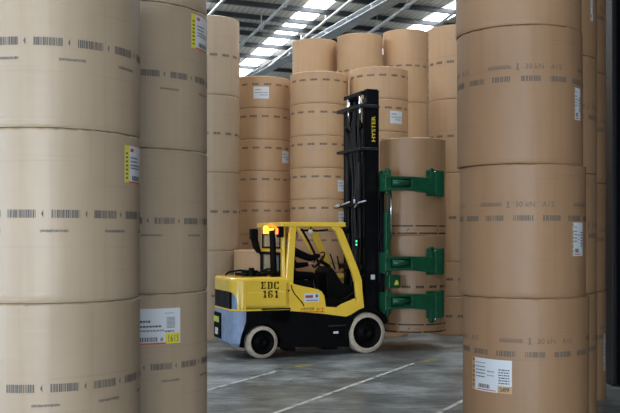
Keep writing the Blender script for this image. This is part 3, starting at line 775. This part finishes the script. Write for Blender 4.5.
mb.tube([(2.0, .45, zf-.06), (2.02, .3, zf+.03), (2.1, .16, zf+.06)], .014)
mb.build('hose_fitting', M['steel_mid'], mo)
mb = MB(); X0, Z0 = tp(371.8, 142, .19); X1, Z1 = tp(375.4, 116.5, .19)
tv, tf = text_shape('HYSTER', 1.0); w = max(v[0] for v in tv); h = max(v[1] for v in tv)
for e in (0, .006):
    mb.add([(X1-(X1-X0)*vy/h, Y0-.004-e*.1, Z0+e+(Z1-Z0)*vx/w) for vx, vy in tv], tf, 0)
mb.build('mast_lettering', mat('yellow_lettering', (.85, .6, .03), .4), mo, fix=False)
mb = MB(); zl = tp(364.5, 243, .2)[1]; X, _ = tp(364.5, 243, .2)
mb.box((2.0, .3, zl-.09), (2.04, .42, zl+.09)); mb.box((1.985, .33, zl+.015), (2.0, .37, zl+.05), 1); mb.box((1.985, .33, zl-.05), (2.0, .37, zl-.015), 1)
mb.build('indicator_lamp', [M['black_matt'], M['led']], mo)
mb = MB(); mb.tube([(1.62, .3, .95), (2.05, .26, 1.2)], .03); mb.tube([(1.8, .12, 1.36), (2.08, .16, 1.46)], .012, mat=1); mb.tube([(1.84, .1, 1.04), (2.08, .15, 1.07)], .014, mat=1)
Xs, Zs = tp(371, 279.5, .19); mb.box((Xs, .185, Zs), (Xs+.08, .198, Zs+.09), 2)
mb.build('tilt_cylinder', [M['black'], M['chrome'], M['label']], truck)

# ------------------------------------------------------------------ roll clamp (green)
mb = MB()
for y in (.22, .44, .90, 1.12): mb.box((2.44, y, .28), (2.52, y+.09, 3.35))
for z in (.5, 1.3, 2.1, 2.9): mb.box((2.41, .2, z), (2.46, 1.2, z+.14))
mb.box((2.40, .3, .3), (2.46, 1.1, .9))
clampo = mb.build('clamp_frame', M['mast'], truck, bevel=.008)
mb = MB()
mb.tube([(2.56, .17, .62), (2.56, .17, 3.40)], .018, 12); mb.box((2.50, .12, tp(386, 268, .2)[1]), (2.60, .22, tp(386, 212, .2)[1]))
for pc in (181, 263, 303):
    z = tp(388, pc, .1)[1]; mb.box((2.42, .06, z-.2), (2.58, .26, z+.2)); mb.lathe([(.001, -.24), (.05, -.24), (.05, .24), (.001, .24)], 12, (2.52, .10, z))
mb.build('clamp_column', M['green'], clampo, bevel=.01)
mb = MB(); mb.tube([(2.60, .10, tp(389, 238, .1)[1]), (2.60, .10, tp(389, 178, .1)[1])], .017, 10); mb.build('chrome_guide_rod', M['chrome'], clampo)
mb = MB(); a = tp(388.3, 288, .05); b = tp(400, 275, .05); mb.box((a[0], .02, a[1]), (b[0], .20, b[1])); vb = mb.build('valve_box', M['green'], clampo, bevel=.012)
mb = MB(); p = tpoly([(394, 285), (398.6, 285), (398.2, 281), (396.4, 279.6)], .018); mb.prism(p, .014, .0195); mb.build('warning_sticker', M['yellow_print'], vb)
KX = (cK[0]-OX)*cT+(cK[1]-OY)*sT; KY = -(cK[0]-OX)*sT+(cK[1]-OY)*cT
def arm(y0, y1, pxs, py0, py1, pad0, pad1, lugtop=True, far=False):
    """arm made of two cheeks with the ram between, a solid box end and a curved pad"""
    ym = (y0+y1)/2
    P = lambda px, py: tp(px, py, -.15)
    t = P(393, py0)[1]; b = P(393, py1)[1]; hh = t-b
    xs = [P(px, py0)[0] for px in (385.5, 393, 411, 434.5, 441.5)]
    if far: f = lambda y: 2*KY-y
    else: f = lambda y: y
    def Y(a, c): return (min(f(a), f(c)), max(f(a), f(c)))
    mb = MB()
    def bx(x0, x1, z0, z1, ya=y0, yb=y1): p, q = Y(ya, yb); mb.box((x0, p, z0), (x1, q, z1))
    bx(xs[0], xs[2]+.05, t-.045, t); bx(xs[0]+.05, xs[2]+.05, b, b+.04)
    p, q = Y(y0, y1)
    mb.prism([(xs[2], t), (xs[3]+.02, t-.015), (xs[3]+.02, b-.05), (xs[2]+.3, b-.035), (xs[2], b)], p, q)
    bx(xs[0], xs[0]+.12, b-.02, t+.04, y0+.02, y1+.12)
    bx(xs[0]+.1, xs[2], b+.04, t-.045, y1-.03, y1-.01)
    ao = mb.build('clamp_arm', M['green'], truck, bevel=.01)
    mb = MB(); zc = (t+b)/2+.01
    mb.tube([(xs[1]-.02, f(ym-.01), zc), (xs[2]-.02, f(ym), zc)], [.078, .066], 14); mb.build('ram', M['green'], ao)
    # pad: thick curved plate hugging the roll
    mb = MB(); zt_, zb_ = P(438, pad0)[1], P(438, pad1)[1]; r = cK[2]; a0, a1 = math.radians(-96), math.radians(-56)
    vs = []; n = 8
    for i in range(n+1):
        a = a0+(a1-a0)*i/n
        for rr in (r+.008, r+.045): 
            for z in (zb_, zt_):
                yy = KY+rr*math.sin(a); vs.append((KX+rr*math.cos(a), yy if not far else 2*KY-yy, z))
    fs = []
    for i in range(n):
        o_ = i*4
        for p_, q_ in ((0, 1), (1, 3), (3, 2), (2, 0)): fs.append((o_+p_, o_+q_, o_+4+q_, o_+4+p_))
    fs += [(0, 1, 3, 2), (n*4, n*4+1, n*4+3, n*4+2)]
    mb.add(vs, fs, 0)
    p, q = Y(-.19, .02)
    mb.box((xs[3], p, zb_+.03), (xs[4], q, zt_-.03)); mb.box((xs[3]+.01, p-.004, zb_+.01), (xs[4]-.01, q, zt_-.01))
    zl_ = zt_-.02 if lugtop else zb_-.10
    lx = xs[3]-.05
    mb.lathe([(.03, 0), (.055, 0), (.055, .08), (.03, .08), (.03, 0)], 12, (lx, p+.03, zl_-.0 if lugtop else zl_+.07), 'Y')
    mb.box((lx-.03, p+.03, zb_+.1 if lugtop else zb_), (lx+.09, q-.05, zt_-.06 if lugtop else zt_-.2))
    po = mb.build('clamp_pad', M['green'], ao, bevel=.008)
    mb = MB(); mb.sphere((lx+.04, p-.005, zl_ - (.02 if lugtop else -.1)), .018, n=8); mb.build('pad_bolt', M['chrome'], ao)
for far in (False, True):
    arm(-.17, -.035, None, 176, 190, 170, 196, True, far)
    arm(-.17, -.035, None, 256.5, 270.5, 248.5, 275, True, far)
    arm(-.17, -.035, None, 294.5, 309, 291, 318.5, False, far)

# ------------------------------------------------------------------ driver
def skinned(joints, edges, root, sub=2):
    me = bpy.data.meshes.new('body'); me.from_pydata([j[0] for j in joints], edges, [])
    o = bpy.data.objects.new('body', me); link(o)
    md = o.modifiers.new('s', 'SKIN'); md.use_smooth_shade = True
    for i, j in enumerate(joints):
        sv = me.skin_vertices[0].data[i]; r = j[1]; sv.radius = (r, r) if not isinstance(r, tuple) else r; sv.use_root = (i == root)
    sd = o.modifiers.new('d', 'SUBSURF'); sd.levels = sub; sd.render_levels = sub
    bpy.context.view_layer.update()
    ev = o.evaluated_get(bpy.context.evaluated_depsgraph_get()); m2 = bpy.data.meshes.new_from_object(ev)
    bpy.data.objects.remove(o); return m2
J = []; Eg = []
def jn(p, r, par=None):
    J.append((Vector(p), r)); 
    if par is not None: Eg.append((par, len(J)-1))
    return len(J)-1
YD = .68
pel = jn((.86, YD, 1.47), .135); sp1 = jn((.84, YD, 1.63), .13, pel); sp2 = jn((.83, YD, 1.80), .15, sp1); sp3 = jn((.84, YD, 1.92), .12, sp2)
nk = jn((.86, YD, 2.03), .055, sp3); hd0 = jn((.89, YD, 2.10), .06, nk)
for s, tgt, elb in ((-1, (1.42, .52, 1.84), (1.16, .42, 1.77)), (1, (1.33, .74, 1.66), (1.06, .96, 1.62))):
    sh = jn((.85, YD+s*.19, 1.90), .085, sp3); e = jn(elb, .07, sh)
    d = (Vector(tgt)-Vector(elb)).normalized(); w = jn(Vector(tgt)-d*.09, .045, e); pm = jn(Vector(tgt)-d*.02, (.042, .022), w)
    k1 = jn(Vector(tgt)+d*.025, (.040, .019), pm)
    side = Vector((0, 1, 0)); dn = Vector((.1, 0, -1))
    for q in range(4):
        L_ = (.030, .034, .032, .025)[q]; b = Vector(tgt)+d*.035+side*(q-1.5)*.021
        f1 = jn(b+d*L_*.8, .0098, k1); f2 = jn(b+d*L_*1.3+dn*.024, .009, f1); jn(b+d*L_*.7+dn*.046, .008, f2)
    t1 = jn(Vector(tgt)-side*s*-.035+dn*.012, .011, pm); jn(Vector(tgt)-side*s*-.04+d*.035+dn*.03, .009, t1)
for s in (-1, 1):
    hp = jn((.90, YD+s*.10, 1.44), .092, pel); kn_ = jn((1.30, YD+s*.15, 1.45), .066, hp); an = jn((1.38, YD+s*.15, 1.12), .045, kn_); ft = jn((1.40, YD+s*.15, 1.06), .042, an); jn((1.53, YD+s*.16, 1.05), (.045, .03), ft)
bm_ = skinned(J, Eg, pel)
body = bpy.data.objects.new('person', bm_); link(body)
body.location = (OX-.08*cT, OY-.08*sT, 0); body.rotation_euler = (0, 0, TH)
tag(body, 'driver in dark work clothes sitting in the yellow truck cab, hands on the steering wheel', 'person')
# head shape joined into the body mesh
HC = Vector((.905, YD, 2.19))
hb = MB(); n, mrings = 24, 18; vs = []
for i in range(mrings+1):
    a = PI*i/mrings
    for k in range(n):
        t = 2*PI*k/n; x, y, z = math.sin(a)*math.cos(t), math.sin(a)*math.sin(t), math.cos(a)
        rx = .098*(1-.06*max(0, -z)); px_ = x*rx; py_ = y*.076*(1-.18*max(0, -z)); pz = z*.118
        if x > 0:
            g = math.exp(-(y/.16)**2)
            px_ += .020*g*math.exp(-((z+.12)/.16)**2)+.006*g*math.exp(-((z+.48)/.08)**2)+.008*math.exp(-((z-.26)/.12)**2)*math.exp(-(y/.5)**2)+.012*g*math.exp(-((z+.78)/.14)**2)
            for sy in (-.42, .42): px_ -= .010*math.exp(-((y-sy)/.16)**2-((z-.05)/.12)**2)
        vs.append(HC+Vector((px_, py_, pz)))
fs = [(i*n+k, (i+1)*n+k, (i+1)*n+(k+1) % n, i*n+(k+1) % n) for i in range(mrings) for k in range(n)]
bmx = bmesh.new(); bmx.from_mesh(bm_)
hv = [bmx.verts.new(v) for v in vs]
for f in fs:
    try: q = bmx.faces.new([hv[i] for i in f]); q.smooth = True
    except ValueError: pass
for sy in (-1, 1):   # ears
    ev = [bmx.verts.new(HC+Vector((-.005+.026*math.cos(t)*(1), sy*(.074+.010*w_), .0+.034*math.sin(t)))) for w_ in (0, 1) for t in [2*PI*k/8 for k in range(8)]]
    for k in range(8): bmx.faces.new([ev[k], ev[(k+1) % 8], ev[8+(k+1) % 8], ev[8+k]])
    bmx.faces.new(ev[8:])
bm_.materials.clear() if len(bm_.materials) else None
wrists = [Vector((1.43, .52, 1.84)), Vector((1.34, .74, 1.66))]
for f in bmx.faces:
    c = f.calc_center_median(); skin = c.z > 2.0 or any((c-w).length < .085 for w in wrists); f.material_index = 1 if skin else 0; f.smooth = True
bmesh.ops.recalc_face_normals(bmx, faces=bmx.faces); bmx.to_mesh(bm_); bmx.free()
bm_.materials.append(M['cloth']); bm_.materials.append(M['skin'])
mb = MB(); vs = []
for i in range(9):
    a = PI*.58*i/8
    for k in range(20):
        t = 2*PI*k/20; x, y, z = math.sin(a)*math.cos(t), math.sin(a)*math.sin(t), math.cos(a)
        if x > .3: z = max(z, .42)
        vs.append(HC+Vector((x*.106-.004, y*.083, z*.126)))
mb.add(vs, [(i*20+k, (i+1)*20+k, (i+1)*20+(k+1) % 20, i*20+(k+1) % 20) for i in range(8) for k in range(20)], 0, True)
mb.build('hair', M['hair'], body)

# ------------------------------------------------------------------ setting
def struct(o): o['kind'] = 'structure'; return o
mb = MB(); mb.box((-14, -12, -.2), (26, 66, 0)); struct(mb.build('floor', M['floor']))
# painted lines, parallel lanes
def lane(p, q, w, name, lab, m='line'):
    p = Vector(p); q = Vector(q); d = (q-p).normalized(); n_ = Vector((-d.y, d.x, 0))
    k = 8; vs = []
    for i in range(k+1):
        c = p+(q-p)*i/k; vs += [c+n_*w/2, c-n_*w/2]
    c0_ = (p+q)/2; mb = MB(); mb.add([(v.x-c0_.x, v.y-c0_.y, .0) for v in vs]+[(v.x-c0_.x, v.y-c0_.y, .003) for v in vs],
        [(2*i+1+2*(k+1), 2*i+3+2*(k+1), 2*i+2+2*(k+1), 2*i+2*(k+1)) for i in range(k)], 0)
    o = mb.build(name, M[m], fix=False); o.location = (c0_.x, c0_.y, .001); tag(o, lab, 'floor marking', 'worn paint marks on the floor')
dirv = Vector((2.11, 4.18, 0)).normalized()
a = onplane(282.7, 410.5); b = onplane(413.4, 363.5); lane(a-dirv*2.5, b, .065, 'lane_line', 'long worn white painted line on the floor running toward the held rolls')
a = onplane(207.8, 390); b = onplane(276, 371.5); lane(a-dirv*1.6, b, .065, 'lane_line', 'short worn white painted line on the floor in front of the truck rear wheels')
a = onplane(437, 413); b = onplane(466, 399.3); lane(a-dirv*1.5, b, .065, 'lane_line', 'white painted line on the floor ending at the foot of the right foreground stack')
a = onplane(290, 367); b = onplane(311, 365.2); lane(a, b, .14, 'paint_patch', 'scuffed yellow paint patch on the floor below the truck', 'line_yellow')
a = onplane(421, 362); b = onplane(434, 360); lane(a, b, .12, 'paint_patch', 'scuffed yellow paint patch on the floor below the held rolls', 'line_yellow')

# roof
ZR = 9.9
ud = Vector((-.277, .961, 0)).normalized(); vd = Vector((.918, .395, 0)).normalized()
mb = MB(); mb.box((-14, -12, ZR+.02), (26, 66, ZR+.12)); struct(mb.build('ceiling', M['roof']))
s1 = onplane(324-1.13*14, 14, ZR)       # a point on the first skylight strip
offs = [-4.1*k for k in range(1, 4)]+[0, 4.62]
n = 1
for v in offs:
    p = s1+vd*v; mb = MB(); w = .40
    for k in range(-21, 16):
        a = p+ud*(k*2.4); b = p+ud*(k*2.4+2.38)
        q = [a-vd*w, a+vd*w, b+vd*w, b-vd*w]
        if all(-13.9 < t.x < 25.9 and 11.5 < t.y < 65.9 for t in q): mb.add([(t.x, t.y, ZR) for t in q], [(0, 1, 2, 3)])
    struct(mb.build(f'window_{n}', M['skylight'], fix=False)); n += 1
# purlins
ys = [8, 19.3, 27, 34.2, 44.5, 55, 65.5, 76]
base = [onplane(324-1.13*y, y, ZR) for y in ys]
first = base[0]; last = base[-1]
pl = base+[first-ud*1.75*k for k in range(1, 22)]+[last+ud*2.0*k for k in range(1, 9)]
def clipx(p, d, x0=-13.9, x1=25.9):
    t0, t1 = (x0-p.x)/d.x, (x1-p.x)/d.x; return p+d*t0, p+d*t1
n = 1
for p in pl:
    a, b = clipx(p, vd); mb = MB()
    mb.bar(a-Vector((0, 0, .09)), b-Vector((0, 0, .09)), .06, .16); mb.bar(a-Vector((0, 0, .165)), b-Vector((0, 0, .165)), .13, .02)
    struct(mb.build('purlin', M['steel_dark'])); n += 1
# big roof girder of riveted channel sections
def girder(a, b, w, h, m, name):
    a = Vector(a); b = Vector(b); d = (b-a).normalized(); r = d.cross(Vector((0, 0, 1))).normalized(); mb = MB()
    mb.bar(a, b, .02, h); mb.bar(a+Vector((0, 0, h/2)), b+Vector((0, 0, h/2)), w, .025); mb.bar(a-Vector((0, 0, h/2)), b-Vector((0, 0, h/2)), w, .025)
    L_ = (b-a).length; k = 0
    while k < L_: c = a+d*k; mb.bar(c-r*w/2, c+r*w/2, .03, h*.9); k += 1.9
    struct(mb.build(name, m))
g1, g0 = onplane(331, 33, 9.4), onplane(385, 3, 9.4); gd = (g1-g0).normalized()
girder(g0-gd*9, g1+gd*16, .50, .16, M['steel_mid'], 'beam')
def brace(p, q, z0, rr, ext0, ext1):
    a, b = onplane(*p, z0), onplane(*q, z0); d = (b-a).normalized(); mb = MB(); mb.tube([a-d*ext0, b+d*ext1], rr, 8)
    for k in range(0, int((b-a).length+ext0+ext1), 3): c = a-d*ext0+d*(k+.5); mb.tube([c, c+Vector((0, 0, .45))], .02, 6); mb.tube([c-d*.04, c+d*.04], rr*1.6, 8)
    struct(mb.build('beam', M['steel_mid']))
brace((289, 1), (241, 45), 9.45, .055, 6, 12); brace((413, 2), (375, 29), 9.45, .055, 6, 12)
# white lighting trays
def tray(p, q, z0, lab, ext0=5, ext1=14, hang=()):
    a, b = onplane(*p, z0), onplane(*q, z0); d = (b-a).normalized(); mb = MB(); mb.bar(a-d*ext0, b+d*ext1, .07, .06)
    for px, py in hang: c = onplane(px, py, z0); mb.bar(c, c+Vector((0, 0, .15)), .07, .04)
    mb.bar(a-d*ext0+vd*.08+Vector((0, 0, .04)), b+d*ext1+vd*.08+Vector((0, 0, .04)), .03, .05, 1)
    o = mb.build('cable_tray', [M['white_pipe'], M['steel_dark']]); tag(o, lab, 'cable tray', 'white cable trays under the roof')
tray((345, 5), (260, 73.5), 9.35, 'long white cable tray under the roof crossing above the truck', hang=((325.5, 20), (301, 39.5), (279, 59), (258, 76)))
tray((223, 0), (209, 15), 9.35, 'white cable tray under the roof at the upper left, beside the left stacks', 3, 4)
tray((455, 12), (430, 31), 9.35, 'white cable tray under the roof next to the right skylight strip', 3, 10)
# walls
mb = MB(); mb.box((-14.2, 65, 0), (26.2, 65.3, ZR+.1)); struct(mb.build('wall_far', M['cladding']))
mb = MB(); mb.box((26, -12, 0), (26.3, 66, ZR+.1)); struct(mb.build('wall_right', M['cladding']))
mb = MB(); mb.box((4.4, -12, 0), (4.5, 12.7, ZR+.01)); struct(mb.build('wall_shade_blocker', mat('shade_blocker_dark', (.012, .012, .014), .7, noise=.2, nscale=2)))  # unseen wall added to block light and darken the right-hand stacks
mb = MB(); mb.box((-14.2, -12.3, 0), (-3.9, -12, ZR+.1)); mb.box((3.1, -12.3, 0), (26.2, -12, ZR+.1)); mb.box((-3.9, -12.3, 4.6), (3.1, -12, ZR+.1)); struct(mb.build('wall_back', M['cladding']))  # opening in the back wall is made up for the added fill light
DY0, DY1, DH = -8, 1.5, 5.2      # dock doorway in the left wall
mb = MB(); mb.box((-14.3, -12, 0), (-14, DY0, ZR+.1)); mb.box((-14.3, DY1, 0), (-14, 66, ZR+.1)); mb.box((-14.3, DY0, DH), (-14, DY1, ZR+.1)); struct(mb.build('wall_left', M['cladding']))
# steel building column at the right
pc = onplane(612, 330); D = 13.3; xc = (612.5-CX)/F*D
mb = MB(); mb.box((xc-.075, D-.2, 0), (xc-.055, D+.2, ZR)); mb.box((xc+.055, D-.2, 0), (xc+.075, D+.2, ZR)); mb.box((xc-.055, D-.02, 0), (xc+.055, D+.02, ZR))
struct(mb.build('column', mat('dark_column_paint', (.012, .012, .014), .5)))

# ------------------------------------------------------------------ light
sc = bpy.context.scene
w = bpy.data.worlds.new('sky'); sc.world = w; w.use_nodes = True
bg = w.node_tree.nodes['Background']; bg.inputs[0].default_value = (.75, .86, 1, 1); bg.inputs[1].default_value = .5
def area(name, loc, rot, sx, sy, e, c):
    l = bpy.data.lights.new(name, 'AREA'); l.shape = 'RECTANGLE'; l.size = sx; l.size_y = sy; l.energy = e; l.color = c
    o = bpy.data.objects.new(name, l); link(o); o.location = loc; o.rotation_euler = rot; return o
# daylight through the dock doorway (left, behind the camera)
area('doorway_daylight', (-13.95, (DY0+DY1)/2, DH/2), (0, math.radians(-90), 0), DH, DY1-DY0, 2000, (.62, .78, 1))

# added fill light in a made-up back opening, to brighten the second left stack
area('added_back_fill', (-.4, -11.9, 2.4), (math.radians(90), 0, 0), 7.0, 4.4, 2000, (.80, .89, 1))

cam = bpy.data.cameras.new('camera'); co = bpy.data.objects.new('camera', cam); link(co)
co.location = (0, 0, H); co.rotation_euler = (math.radians(90), 0, 0)
cam.sensor_width = 36; cam.lens = 36*F/620; cam.shift_y = (HZ-206.5)/620; cam.clip_end = 200
sc.camera = co
vs_ = sc.view_settings; vs_.view_transform = 'Standard'; vs_.look = 'None'; vs_.gamma = 1; vs_.exposure = 0.2; vs_.use_curve_mapping = False
